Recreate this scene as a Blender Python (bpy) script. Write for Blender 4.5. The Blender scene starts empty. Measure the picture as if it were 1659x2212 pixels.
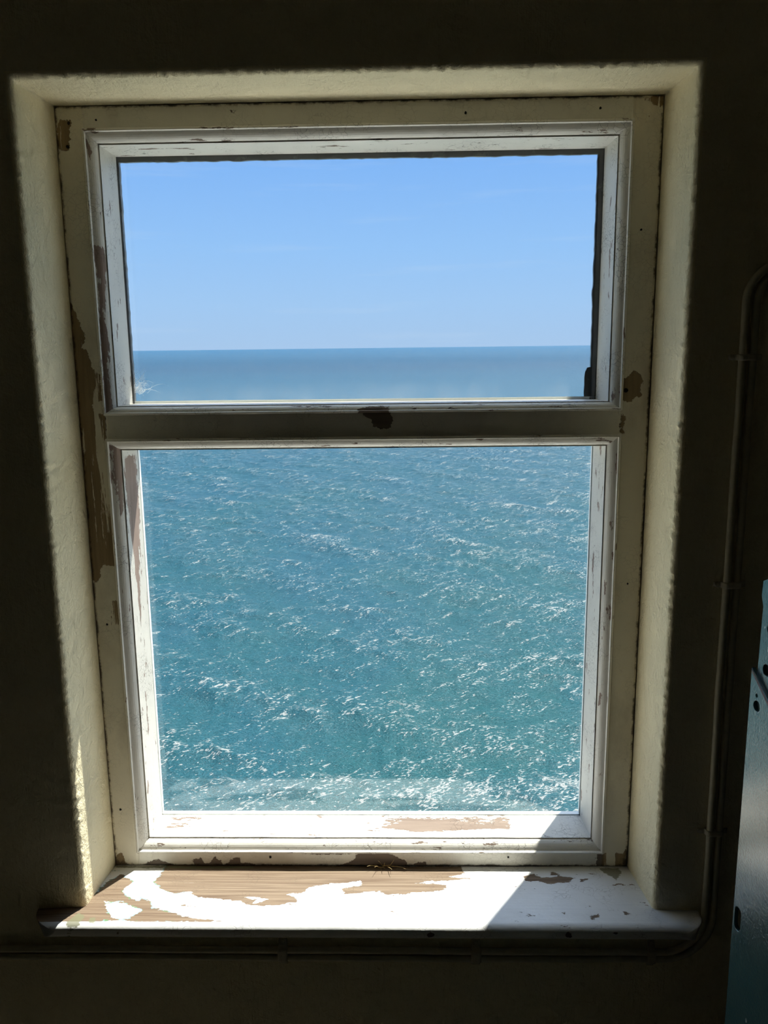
import bpy, math, random
import numpy as np
from mathutils import Matrix, Vector

SC = bpy.context.scene
COL = SC.collection
rng = np.random.default_rng(7)
random.seed(7)

# ------------------------------------------------------------------ camera
FPX, PITCH, ROLL, YAW = 1816.4400, 0.1933873, -0.0120809, -0.0245178
CX, CY = 829.5, 1106.0
fw = np.array([math.sin(YAW)*math.cos(PITCH), math.cos(YAW)*math.cos(PITCH), -math.sin(PITCH)])
r0 = np.array([math.cos(YAW), -math.sin(YAW), 0.0]); u0 = np.cross(r0, fw)
rt = r0*math.cos(ROLL)+u0*math.sin(ROLL); up = -r0*math.sin(ROLL)+u0*math.cos(ROLL)
cam_d = bpy.data.cameras.new('camera'); cam = bpy.data.objects.new('camera', cam_d); COL.objects.link(cam)
cam.matrix_world = Matrix(((rt[0], up[0], -fw[0], 0), (rt[1], up[1], -fw[1], 0), (rt[2], up[2], -fw[2], 0), (0, 0, 0, 1)))
cam_d.sensor_fit = 'HORIZONTAL'; cam_d.sensor_width = 36.0
cam_d.lens = 36.0*FPX/1659.0
cam_d.clip_start = 0.02; cam_d.clip_end = 120000
SC.camera = cam

# ------------------------------------------------------------------ sky
SUN_EL = math.radians(63.6); SUN_H = (0.552, 0.834)
sun_v = Vector((SUN_H[0]*math.cos(SUN_EL), SUN_H[1]*math.cos(SUN_EL), math.sin(SUN_EL)))
SKY_STRENGTH = 1.1
SUN_STRENGTH = 15.0
EXPOSURE = 0.0
world = bpy.data.worlds.new('sky'); SC.world = world; world.use_nodes = True
wn = world.node_tree.nodes; wl = world.node_tree.links; wn.clear()
def wnode(t, **k):
    n = wn.new(t)
    for a, b in k.items(): setattr(n, a, b)
    return n
wo = wnode('ShaderNodeOutputWorld'); bg = wnode('ShaderNodeBackground'); bg.inputs[1].default_value = SKY_STRENGTH
tc = wnode('ShaderNodeTexCoord'); sx = wnode('ShaderNodeSeparateXYZ'); wl.new(tc.outputs['Generated'], sx.inputs[0])
ramp = wnode('ShaderNodeValToRGB'); cr = ramp.color_ramp
cr.elements[0].position = 0.0; cr.elements[0].color = (0.42, 0.60, 0.87, 1)
cr.elements[1].position = 1.0; cr.elements[1].color = (0.20, 0.40, 0.92, 1)
for p, c in ((0.05, (0.385, 0.605, 0.93)), (0.11, (0.325, 0.575, 0.97)), (0.21, (0.235, 0.485, 0.965)), (0.45, (0.24, 0.47, 0.96))):
    e = cr.elements.new(p); e.color = (*c, 1)
wl.new(sx.outputs['Z'], ramp.inputs[0])
# faint haze-white cloud streaks low over the horizon
mp = wnode('ShaderNodeMapping'); mp.inputs['Scale'].default_value = (2.2, 2.2, 26); mp.inputs['Location'].default_value = (0.8, 0.3, 0.35)
wl.new(tc.outputs['Generated'], mp.inputs[0])
cn = wnode('ShaderNodeTexNoise'); cn.inputs['Scale'].default_value = 1.6; cn.inputs['Detail'].default_value = 6; cn.inputs['Roughness'].default_value = 0.55
wl.new(mp.outputs[0], cn.inputs['Vector'])
cm = wnode('ShaderNodeMapRange'); cm.inputs[1].default_value = 0.56; cm.inputs[2].default_value = 0.85; cm.inputs[4].default_value = 0.35
wl.new(cn.outputs['Fac'], cm.inputs[0])
mx = wnode('ShaderNodeMixRGB'); mx.inputs[2].default_value = (0.62, 0.74, 0.92, 1)
wl.new(cm.outputs[0], mx.inputs[0]); wl.new(ramp.outputs[0], mx.inputs[1])
# broad natural brightening of the sky around the sun
dt = wnode('ShaderNodeVectorMath', operation='DOT_PRODUCT'); dt.inputs[1].default_value = sun_v
wl.new(tc.outputs['Generated'], dt.inputs[0])
am = wnode('ShaderNodeMapRange'); am.interpolation_type = 'SMOOTHERSTEP'
am.inputs[1].default_value = 0.60; am.inputs[2].default_value = 1.0; am.inputs[3].default_value = 0.0; am.inputs[4].default_value = 5.0
wl.new(dt.outputs['Value'], am.inputs[0])
ad = wnode('ShaderNodeMixRGB', blend_type='ADD'); ad.inputs[2].default_value = (0.9, 0.97, 1.0, 1)
wl.new(am.outputs[0], ad.inputs[0]); ad.use_clamp = False
wl.new(mx.outputs[0], ad.inputs[1]); wl.new(ad.outputs[0], bg.inputs[0]); wl.new(bg.outputs[0], wo.inputs[0])

# ------------------------------------------------------------------ sun
sd = bpy.data.lights.new('sun', 'SUN'); sun = bpy.data.objects.new('sun', sd); COL.objects.link(sun)
sd.energy = SUN_STRENGTH; sd.angle = math.radians(0.53); sd.color = (1.0, 0.95, 0.86)
sun.rotation_euler = sun_v.to_track_quat('Z', 'Y').to_euler(); sun.location = (3, 6, 8)

# ------------------------------------------------------------------ exposure
vs = SC.view_settings
vs.view_transform = 'Standard'; vs.look = 'None'; vs.gamma = 1.0; vs.use_curve_mapping = False; vs.exposure = EXPOSURE
SC.cycles.max_bounces = 14; SC.cycles.diffuse_bounces = 8; SC.cycles.transparent_max_bounces = 12
SC.cycles.caustics_reflective = True; SC.cycles.blur_glossy = 1.0; SC.cycles.caustics_refractive = False
SC.cycles.sample_clamp_indirect = 8.0

# ------------------------------------------------------------------ helpers
def ray(u, v): return fw*FPX + rt*(u-CX) - up*(v-CY)
def at_y(u, v, Y): d = ray(u, v); return d*(Y/d[1])
def at_z(u, v, Z): d = ray(u, v); return d*(Z/d[2])
def wob(a, amp, seed, lo=2.0, hi=60.0, n=9):
    g = np.random.default_rng(seed); out = np.zeros_like(a)
    for i in range(n):
        f = lo*(hi/lo)**(i/(n-1)); out = out + np.sin(a*f*2*math.pi/1.0+g.uniform(0, 6.28))*(lo/f)**0.6*g.uniform(.5, 1)
    return out*amp/2.0
def sdf(poly, P, Q):
    """signed distance (positive inside) of points P,Q to polygon"""
    poly = np.asarray(poly, float); n = len(poly); d = np.full(P.shape, 1e9); ins = np.zeros(P.shape, bool)
    for i in range(n):
        ax, ay = poly[i]; bx, by = poly[(i+1) % n]
        ex, ey = bx-ax, by-ay; wx, wy = P-ax, Q-ay
        t = np.clip((wx*ex+wy*ey)/(ex*ex+ey*ey+1e-12), 0, 1)
        d = np.minimum(d, np.hypot(wx-ex*t, wy-ey*t))
        c = (ay > Q) != (by > Q)
        with np.errstate(divide='ignore', invalid='ignore'):
            xi = ax+(Q-ay)*ex/(ey if abs(ey) > 1e-12 else 1e-12)
        ins ^= c & (P < xi)
    return np.where(ins, d, -d)
def mesh(name, V, F, mat=None, parent=None, smooth=False, attrs=None, link=True):
    me = bpy.data.meshes.new(name)
    me.from_pydata([tuple(p) for p in V], [], F)
    if attrs:
        for k, a in attrs.items():
            at = me.attributes.new(k, 'FLOAT', 'POINT'); at.data.foreach_set('value', np.asarray(a, np.float32).ravel())
    me.materials.append(mat)
    if smooth: me.polygons.foreach_set('use_smooth', [True]*len(me.polygons))
    me.update()
    o = bpy.data.objects.new(name, me)
    if link: COL.objects.link(o)
    if parent: o.parent = parent
    return o
def tag(o, label=None, cat=None, group=None, kind=None):
    if label: o['label'] = label
    if cat: o['category'] = cat
    if group: o['group'] = group
    if kind: o['kind'] = kind
    return o
def empty(name, loc=(0, 0, 0), **k):
    o = bpy.data.objects.new(name, None); COL.objects.link(o); o.location = loc; o.empty_display_size = 0.05
    tag(o, **k); return o
def loc_parent(o, root):
    """mesh vertices are in world space; keep them there under a root"""
    o.parent = root; o.matrix_parent_inverse = Matrix.Translation(root.location).inverted()
    return o
def grid_faces(n, m, wrap=False):
    F = []
    for i in range(n-1):
        for j in range(m if wrap else m-1):
            k = (j+1) % m
            F.append((i*m+j, i*m+k, (i+1)*m+k, (i+1)*m+j))
    return F
def box_vf(x0, x1, y0, y1, z0, z1):
    V = [(x, y, z) for x in (x0, x1) for y in (y0, y1) for z in (z0, z1)]
    F = [(0, 1, 3, 2), (4, 6, 7, 5), (0, 4, 5, 1), (2, 3, 7, 6), (0, 2, 6, 4), (1, 5, 7, 3)]
    return V, F
def box(name, x0, x1, y0, y1, z0, z1, mat, parent=None, bevel=0.0):
    V, F = box_vf(x0, x1, y0, y1, z0, z1)
    o = mesh(name, V, F, mat, parent)
    if bevel:
        b = o.modifiers.new('bevel', 'BEVEL'); b.width = bevel; b.segments = 2; b.limit_method = 'NONE'
    return o
def tube(path, rad, seg=12, closed_caps=True):
    P = np.asarray(path, float); n = len(P)
    T = np.gradient(P, axis=0); T /= np.linalg.norm(T, axis=1)[:, None]+1e-12
    R = np.broadcast_to(np.asarray(rad, float), (n,))
    V = []; ref = np.array([0.03, 1.0, 0.05])
    for i in range(n):
        a = np.cross(T[i], ref)
        if np.linalg.norm(a) < 1e-3: a = np.cross(T[i], [1, 0, 0])
        a /= np.linalg.norm(a); b = np.cross(T[i], a)
        for k in range(seg):
            t = 2*math.pi*k/seg; V.append(P[i]+R[i]*(a*math.cos(t)+b*math.sin(t)))
    F = grid_faces(n, seg, True)
    if closed_caps: F += [tuple(range(seg-1, -1, -1)), tuple((n-1)*seg+k for k in range(seg))]
    return V, F
def merge(parts):
    V, F = [], []
    for v, f in parts:
        b = len(V); V += list(v); F += [tuple(i+b for i in q) for q in f]
    return V, F

# ------------------------------------------------------------------ materials
class M:
    def __init__(s, name):
        s.m = bpy.data.materials.new(name); s.m.use_nodes = True; s.nt = s.m.node_tree; s.nt.nodes.clear()
        s.out = s.n('ShaderNodeOutputMaterial'); s.p = s.n('ShaderNodeBsdfPrincipled'); s.l(s.p.outputs[0], s.out.inputs[0])
        s.tc = s.n('ShaderNodeTexCoord')
    def n(s, t, **k):
        x = s.nt.nodes.new(t)
        for a, b in k.items(): setattr(x, a, b)
        return x
    def l(s, a, b): s.nt.links.new(a, b)
    def coord(s, scale=(1, 1, 1), loc=(0, 0, 0), rot=(0, 0, 0)):
        mp = s.n('ShaderNodeMapping'); mp.inputs['Scale'].default_value = scale; mp.inputs['Location'].default_value = loc
        mp.inputs['Rotation'].default_value = rot
        s.l(s.tc.outputs['Object'], mp.inputs[0]); return mp.outputs[0]
    def lay(s, theta, scale, loc=(0, 0, 0)):
        """object coordinates turned by theta first, then stretched"""
        a = s.n('ShaderNodeMapping'); a.inputs['Rotation'].default_value = (0, 0, -theta); s.l(s.tc.outputs['Object'], a.inputs[0])
        b = s.n('ShaderNodeMapping'); b.inputs['Scale'].default_value = scale; b.inputs['Location'].default_value = loc
        s.l(a.outputs[0], b.inputs[0]); return b.outputs[0]
    def noise(s, scale, detail=4, rough=0.5, co=None, dist=0.0):
        x = s.n('ShaderNodeTexNoise'); x.inputs['Scale'].default_value = scale; x.inputs['Detail'].default_value = detail
        x.inputs['Roughness'].default_value = rough; x.inputs['Distortion'].default_value = dist
        s.l(co if co is not None else s.tc.outputs['Object'], x.inputs['Vector']); return x.outputs['Fac']
    def mth(s, op, a, b=None, c=None, clamp=False):
        x = s.n('ShaderNodeMath', operation=op); x.use_clamp = clamp
        for i, v in enumerate((a, b, c)):
            if v is None: continue
            if hasattr(v, 'is_linked'): s.l(v, x.inputs[i])
            else: x.inputs[i].default_value = v
        return x.outputs[0]
    def rng(s, v, a, b, c=0.0, d=1.0, smooth=False):
        x = s.n('ShaderNodeMapRange')
        if smooth: x.interpolation_type = 'SMOOTHSTEP'
        for i, k in ((1, a), (2, b), (3, c), (4, d)): x.inputs[i].default_value = k
        s.l(v, x.inputs[0]); return x.outputs[0]
    def mix(s, f, a, b):
        x = s.n('ShaderNodeMixRGB')
        for i, v in enumerate((f, a, b)):
            if hasattr(v, 'is_linked'): s.l(v, x.inputs[i])
            elif i == 0: x.inputs[0].default_value = v
            else: x.inputs[i].default_value = (*v, 1)
        return x.outputs[0]
    def attr(s, name):
        x = s.n('ShaderNodeAttribute'); x.attribute_name = name; return x.outputs['Fac']
    def bump(s, h, strength=1.0, dist=0.001, prev=None):
        x = s.n('ShaderNodeBump'); x.inputs['Strength'].default_value = strength; x.inputs['Distance'].default_value = dist
        s.l(h, x.inputs['Height'])
        if prev is not None: s.l(prev, x.inputs['Normal'])
        return x.outputs[0]
    def set(s, col=None, rough=None, normal=None, **k):
        for nm, v in (('Base Color', col), ('Roughness', rough), ('Normal', normal)):
            if v is None: continue
            if hasattr(v, 'is_linked'): s.l(v, s.p.inputs[nm])
            else: s.p.inputs[nm].default_value = (*v, 1) if nm == 'Base Color' else v
        for a, b in k.items(): s.p.inputs[a.replace('_', ' ')].default_value = b
        return s.m

def plaster(name, col, dark, fine=1.0):
    m = M(name)
    a = m.noise(9, 5, 0.6); b = m.noise(150, 4, 0.65); c = m.noise(38, 6, 0.6, dist=0.6)
    strk = m.noise(1.0, 5, 0.7, m.coord((220, 60, 30)))
    f = m.rng(a, 0.35, 0.7)
    base = m.mix(f, col, tuple(x*0.92 for x in col))
    chip = m.rng(m.noise(1.0, 7, 0.7, m.coord((90, 90, 34), (3, 1, 2))), 0.66, 0.69)
    base = m.mix(m.mth('MULTIPLY', chip, 0.45), base, dark)
    n1 = m.bump(m.mth('ADD', c, m.mth('MULTIPLY', strk, 0.35)), 0.55*fine, 0.004)
    n2 = m.bump(b, 0.5*fine, 0.0012, n1)
    return m.set(base, 0.85, n2)

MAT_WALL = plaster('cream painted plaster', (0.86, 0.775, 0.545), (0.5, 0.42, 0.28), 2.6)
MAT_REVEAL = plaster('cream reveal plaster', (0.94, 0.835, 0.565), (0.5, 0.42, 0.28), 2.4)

def paint(name, col, wood1, wood2, grain=(3, 60, 60), amp=7.0, chips=0.70, crack=0.0, under=None, rough=0.45, dirt=0.0, wear_scale=(1, 1, 1), bare_edge=0.3, remn=0.70, gdist=0.35):
    """oil paint over wood: attribute 'bare' (mm, positive inside the bare patch) sets where it has flaked off"""
    m = M(name)
    at = m.attr('bare')
    n1 = m.noise(1.0, 9, 0.68, m.coord(tuple(150*w for w in wear_scale)))
    d = m.mth('ADD', at, m.mth('MULTIPLY', m.mth('SUBTRACT', n1, 0.5), amp*4))
    rm = m.noise(1.0, 6, 0.65, m.coord(tuple(x*1.1 for x in grain), (3, 8, 1)))
    d = m.mth('SUBTRACT', d, m.mth('MULTIPLY', m.rng(rm, remn, remn+0.04), 40.0))
    ch = m.noise(1.0, 8, 0.66, m.coord(tuple(42*w for w in wear_scale), (5, 2, 7)))
    d2 = m.mth('MULTIPLY', m.mth('SUBTRACT', ch, chips), 60.0)
    d = m.mth('MAXIMUM', d, d2)
    mask = m.rng(d, -bare_edge*0.5, bare_edge*0.5)
    g = m.noise(1.0, 7, 0.6, m.coord(grain), dist=gdist)
    g2 = m.noise(1.0, 3, 0.5, m.coord(tuple(x*2.6 for x in grain)))
    wood = m.mix(m.rng(g, 0.35, 0.68), wood1, wood2)
    wood = m.mix(m.mth('MULTIPLY', m.rng(g2, 0.5, 0.75), 0.4), wood, tuple(x*0.6 for x in wood2))
    if under:
        rim = m.rng(d, 0.0, 2.6, 1.0, 0.0)
        side = m.attr('tint')
        un = m.mix(m.rng(m.noise(70, 3), 0.46, 0.54), under[0], under[1])
        sel = m.mth('MULTIPLY', m.rng(rim, 0.15, 0.5), m.mth('MULTIPLY', side, m.rng(m.noise(55, 4, 0.6), 0.44, 0.5)))
        wood = m.mix(sel, wood, un)
        moss = m.attr('moss')
        ms = m.mth('MULTIPLY', m.rng(m.mth('ADD', moss, m.mth('MULTIPLY', m.mth('SUBTRACT', n1, 0.5), 14)), -0.5, 0.8), 0.85)
    pc = m.mix(m.rng(m.noise(7, 6, 0.6), 0.4, 0.75), col, tuple(x*0.88 for x in col))
    if dirt:
        dm = m.rng(m.noise(1.0, 7, 0.65, m.coord((16, 16, 9), (1, 9, 4))), 0.5, 0.72)
        pc = m.mix(m.mth('MULTIPLY', dm, dirt), pc, (0.30, 0.23, 0.15))
    base = m.mix(mask, pc, wood)
    gr = m.mth('MULTIPLY', m.attr('grime'), m.rng(m.noise(48, 7, 0.7), 0.40, 0.62))
    base = m.mix(m.rng(gr, 0.12, 0.5, 0.0, 0.9), base, (0.07, 0.05, 0.03))
    h = m.mth('MULTIPLY', m.mth('SUBTRACT', 1.0, mask), 1.0)
    if crack:
        vo = m.n('ShaderNodeTexVoronoi', feature='DISTANCE_TO_EDGE'); vo.inputs['Scale'].default_value = 1.0
        wv = m.n('ShaderNodeVectorMath', operation='ADD')
        nn = m.n('ShaderNodeTexNoise'); nn.inputs['Scale'].default_value = 60; m.l(m.tc.outputs['Object'], nn.inputs['Vector'])
        m.l(m.coord((110, 150, 150)), wv.inputs[0]); m.l(nn.outputs['Color'], wv.inputs[1]); m.l(wv.outputs[0], vo.inputs['Vector'])
        ln = m.rng(vo.outputs['Distance'], 0.0, 0.035, 1.0, 0.0)
        ln = m.mth('MULTIPLY', ln, m.mth('MULTIPLY', m.rng(m.noise(22, 3), 0.5, 0.62), crack))
        base = m.mix(m.mth('MULTIPLY', ln, 0.9), base, (0.13, 0.10, 0.075))
        h = m.mth('SUBTRACT', h, m.mth('MULTIPLY', ln, 0.8))
    if under: base = m.mix(ms, base, (0.16, 0.16, 0.09))
    nb = m.bump(h, 0.8, 0.0006)
    nb = m.bump(m.noise(1.0, 5, 0.6, m.coord(tuple(x*1.3 for x in grain))), 0.35, 0.0008, nb)
    nb = m.bump(m.noise(55, 3, 0.6), 0.3, 0.0015, nb)
    ro = m.mix(mask, (rough,)*3, (0.8,)*3)
    return m.set(base, ro, nb)

WHITE = (0.86, 0.83, 0.76)
BR1, BR2 = (0.42, 0.33, 0.26), (0.30, 0.22, 0.16)
MAT_JAMB = paint('off-white frame paint upright', (0.84, 0.78, 0.63), (0.40, 0.29, 0.155), (0.22, 0.155, 0.085), (60, 60, 4), amp=4, chips=0.70, crack=0.3, dirt=0.35, remn=0.57)
MAT_RAIL = paint('off-white frame paint level', (0.84, 0.80, 0.69), (0.23, 0.18, 0.14), (0.13, 0.10, 0.08), (4, 60, 60), amp=3.5, chips=0.72, crack=0.3, dirt=0.25)
MAT_MOULD_V = paint('white moulding paint upright', WHITE, (0.42, 0.32, 0.27), (0.30, 0.22, 0.18), (60, 60, 4), amp=4, chips=0.63, crack=0.9, wear_scale=(1.6, 1.6, 0.45))
MAT_MOULD_H = paint('white moulding paint level', WHITE, (0.27, 0.205, 0.16), (0.20, 0.145, 0.11), (4, 60, 60), amp=4, chips=0.625, crack=0.9, wear_scale=(0.45, 1.6, 1.6))
MAT_SILL = paint('flaking white sill paint', (0.80, 0.80, 0.79), (0.25, 0.185, 0.125), (0.125, 0.078, 0.046), (4, 190, 60), amp=4, chips=0.66, crack=0.6,
                 gdist=1.1, under=((0.10, 0.22, 0.10), (0.30, 0.52, 0.62)), wear_scale=(0.5, 1.5, 1))
MAT_BEAD_W = paint('white outer bead', (0.80, 0.80, 0.78), BR1, BR2, chips=0.85)
MAT_BEAD_D = paint('dark flecked outer putty', (0.055, 0.05, 0.045), (0.16, 0.15, 0.13), (0.10, 0.10, 0.08), (40, 40, 40), chips=0.60)  # near-black with paler flecks, top and sides of the upper light
MAT_EXT = plaster('whitewashed outer wall', (0.78, 0.77, 0.73), (0.5, 0.5, 0.45))

def simple(name, col, rough=0.6, metal=0.0, bump=None, var=0.15, nscale=60):
    m = M(name)
    n = m.noise(nscale, 5, 0.6)
    c = m.mix(m.rng(n, 0.35, 0.7), col, tuple(x*(1-var) for x in col))
    nb = m.bump(n, *bump) if bump else None
    return m.set(c, rough, nb, Metallic=metal)
MAT_DARK = simple('near-black painted shade', (0.012, 0.010, 0.008), 0.9)
MAT_CABLE = simple('cream painted cable sheath', (0.62, 0.57, 0.42), 0.42, bump=(0.4, 0.001), nscale=90)
MAT_CLIP = simple('paint-clogged clip', (0.55, 0.50, 0.37), 0.5, bump=(0.7, 0.002), nscale=120)
MAT_FLOOR = simple('worn dark floor', (0.50, 0.44, 0.33), 0.7, bump=(0.4, 0.003), nscale=14)
MAT_ROOM = simple('dim room paint', (0.42, 0.37, 0.26), 0.9, nscale=6)
MAT_STRAW = simple('dry straw', (0.46, 0.34, 0.14), 0.7)
MAT_WEB = simple('cobweb thread', (0.8, 0.8, 0.78), 0.6)
MAT_CUT = simple('chipped rusty edge', (0.14, 0.085, 0.09), 0.55, bump=(0.8, 0.002), nscale=200)
# glossy teal enamel with orange peel and small chips
m = M('teal enamel')
tc_ = m.mix(m.rng(m.noise(12, 4), 0.4, 0.7), (0.050, 0.125, 0.122), (0.040, 0.10, 0.10))
chp = m.rng(m.noise(1.0, 4, 0.6, m.coord((120, 120, 60), (2, 3, 1))), 0.735, 0.745)
tc_ = m.mix(chp, tc_, (0.65, 0.62, 0.52))
nb = m.bump(m.noise(330, 3, 0.6), 0.6, 0.0012)
nb = m.bump(m.noise(60, 3, 0.5), 0.3, 0.0015, nb)
MAT_TEAL = m.set(tc_, 0.24, nb, IOR=1.75)
m.p.inputs['Coat Weight'].default_value = 1.0; m.p.inputs['Coat Roughness'].default_value = 0.20
# window glass: thin pane, mirror part by Fresnel, film of dust and salt
m = M('window glass')
tr = m.n('ShaderNodeBsdfTransparent'); tr.inputs[0].default_value = (0.955, 0.975, 0.97, 1)
gl = m.n('ShaderNodeBsdfGlossy'); gl.inputs['Roughness'].default_value = 0.02; gl.inputs[0].default_value = (1, 1, 1, 1)
fr = m.n('ShaderNodeFresnel'); geo = m.n('ShaderNodeNewGeometry'); m.l(m.rng(geo.outputs['Backfacing'], 0, 1, 1.5, 1/1.5), fr.inputs[0])   # both faces of a thin pane reflect alike
mxs = m.n('ShaderNodeMixShader'); m.l(fr.outputs[0], mxs.inputs[0]); m.l(tr.outputs[0], mxs.inputs[1]); m.l(gl.outputs[0], mxs.inputs[2])
df = m.n('ShaderNodeBsdfDiffuse'); df.inputs[0].default_value = (0.8, 0.8, 0.78, 1)
tl = m.n('ShaderNodeBsdfTranslucent'); tl.inputs[0].default_value = (0.8, 0.8, 0.78, 1)
mdt = m.n('ShaderNodeMixShader'); m.l(df.outputs[0], mdt.inputs[1]); m.l(tl.outputs[0], mdt.inputs[2])
edge = m.attr('edge')      # mm from the pane's rim
e1 = m.rng(edge, 0, 24, 1, 0, True)
dn = m.noise(1.0, 6, 0.65, m.coord((14, 14, 9)))
sp = m.rng(m.noise(420, 2, 0.5), 0.80, 0.83)
dirt = m.mth('ADD', m.mth('MULTIPLY', m.mth('MULTIPLY', e1, m.rng(dn, 0.35, 0.75)), 0.05), m.mth('MULTIPLY', sp, 0.10))
dirt = m.mth('ADD', dirt, m.mth('MULTIPLY', m.rng(dn, 0.4, 0.8), 0.010))
ms2 = m.n('ShaderNodeMixShader'); m.l(dirt, ms2.inputs[0]); m.l(mxs.outputs[0], ms2.inputs[1]); m.l(mdt.outputs[0], ms2.inputs[2])
m.l(ms2.outputs[0], m.out.inputs[0])
MAT_GLASS = m.m
# sea
m = M('sea water')
big = m.noise(1.0, 4, 0.55, m.coord((0.035, 0.02, 0.03)))
col = m.mix(m.rng(big, 0.35, 0.65), (0.022, 0.122, 0.132), (0.021, 0.118, 0.158))
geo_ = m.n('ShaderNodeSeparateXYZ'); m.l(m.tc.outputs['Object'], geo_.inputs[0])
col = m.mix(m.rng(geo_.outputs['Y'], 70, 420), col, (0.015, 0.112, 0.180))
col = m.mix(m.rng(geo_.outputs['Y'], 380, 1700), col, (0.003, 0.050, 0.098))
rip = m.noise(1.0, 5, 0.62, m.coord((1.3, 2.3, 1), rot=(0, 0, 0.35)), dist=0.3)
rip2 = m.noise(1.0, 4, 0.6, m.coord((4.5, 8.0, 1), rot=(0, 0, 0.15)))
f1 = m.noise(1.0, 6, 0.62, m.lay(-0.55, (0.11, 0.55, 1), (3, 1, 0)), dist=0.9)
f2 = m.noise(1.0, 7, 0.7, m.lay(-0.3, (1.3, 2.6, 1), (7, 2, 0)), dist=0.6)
crest_glint = m.attr('crest_glint')
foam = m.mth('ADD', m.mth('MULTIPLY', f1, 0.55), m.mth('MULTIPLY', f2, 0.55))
foam = m.mth('ADD', foam, crest_glint)
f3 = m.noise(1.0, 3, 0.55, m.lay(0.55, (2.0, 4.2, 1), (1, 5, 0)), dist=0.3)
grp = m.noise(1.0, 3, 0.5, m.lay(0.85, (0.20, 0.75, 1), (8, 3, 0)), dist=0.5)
painted_glint = m.mth('ADD', m.mth('ADD', m.mth('MULTIPLY', f3, 0.62), m.mth('MULTIPLY', grp, 0.38)), m.mth('MULTIPLY', crest_glint, 0.7))  # pale flecks painted into the water colour as sun glints
fm = m.mth('MAXIMUM', m.rng(foam, 0.665, 0.76, 0.0, 0.7), m.rng(painted_glint, 0.582, 0.610))
spl = m.rng(geo_.outputs['Y'], 300, 2500, 0.5, 0.13); m.l(spl, m.p.inputs['Specular IOR Level'])
nb = m.bump(rip, 1.0, 1.3)
nb = m.bump(rip2, 1.0, 0.5, nb)
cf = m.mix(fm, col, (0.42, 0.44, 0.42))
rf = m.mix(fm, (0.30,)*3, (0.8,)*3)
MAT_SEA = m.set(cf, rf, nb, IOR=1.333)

# ------------------------------------------------------------------ setting: sea
SEA = -40.0
def build_sea():
    sx_, sy_ = 0.62, 0.62
    xs = np.arange(-150, 150.1, sx_); ys = np.arange(34, 430.1, sy_)
    X, Y = np.meshgrid(xs, ys); Z = np.zeros_like(X)
    g = np.random.default_rng(11); wd = math.atan2(-0.80, -0.60)
    dX = np.zeros_like(X); dY = np.zeros_like(X)
    for i in range(64):
        lam = 1.5*(26/1.5)**(i/63.0); k = 2*math.pi/lam
        th = wd+g.normal(0, 0.55); a = 0.0160*lam**0.48*g.uniform(0.5, 1.2)
        ph = k*(X*math.cos(th)+Y*math.sin(th))+g.uniform(0, 6.28)
        Z += a*np.cos(ph); dX -= 0.8*a*math.cos(th)*np.sin(ph); dY -= 0.8*a*math.sin(th)*np.sin(ph)
    fade = np.clip(np.minimum(np.minimum((X+150)/15, (150-X)/15), np.minimum((Y-34)/10, (430-Y)/40)), 0, 1)
    Z *= fade; X2 = X+dX*fade; Y2 = Y+dY*fade
    crest_glint = np.clip(Z/0.55, -1, 1.6)*0.055
    crest_glint += 0.055*np.exp(-((Y-71)/4.0)**2)*np.clip((X+30)/22, 0, 1) - 0.006
    crest_glint += 0.030*np.clip((X+5)/(0.35*Y), 0, 1)  # thickens foam and painted glints to the right, where sun glitter falls
    V = np.stack([X2, Y2, Z+SEA], -1).reshape(-1, 3).astype(np.float32)
    ny, nx = X.shape
    idx = np.arange(ny*nx).reshape(ny, nx)
    F = np.stack([idx[:-1, :-1], idx[:-1, 1:], idx[1:, 1:], idx[1:, :-1]], -1).reshape(-1, 4)
    # flat sea to the horizon round the wave field
    far = 60000.0
    ex = [(-far, -far), (far, -far), (far, 34), (-far, 34), (-far, 430), (far, 430), (far, far), (-far, far), (-150, 34), (-150, 430), (150, 34), (150, 430)]
    b = len(V)
    V = np.concatenate([V, np.array([(p[0], p[1], SEA) for p in ex], np.float32)])
    F = np.concatenate([F, np.array([(0, 1, 2, 3), (4, 5, 6, 7), (3, 8, 9, 4), (10, 2, 5, 11)])+b])
    crest_glint = np.concatenate([crest_glint.ravel(), np.full(len(ex), -0.012)])
    me = bpy.data.meshes.new('sea')
    me.vertices.add(len(V)); me.vertices.foreach_set('co', V.ravel())
    me.loops.add(F.size); me.loops.foreach_set('vertex_index', F.ravel().astype(np.int32))
    me.polygons.add(len(F)); me.polygons.foreach_set('loop_start', (np.arange(len(F))*4).astype(np.int32))
    me.polygons.foreach_set('use_smooth', np.ones(len(F), bool))
    me.update(calc_edges=True)
    at = me.attributes.new('crest_glint', 'FLOAT', 'POINT'); at.data.foreach_set('value', crest_glint.astype(np.float32))
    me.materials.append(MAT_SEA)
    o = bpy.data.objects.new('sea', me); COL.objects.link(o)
    tag(o, 'turquoise open sea with whitecaps and painted sun glints running to the horizon', 'sea', kind='structure')
build_sea()

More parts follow.
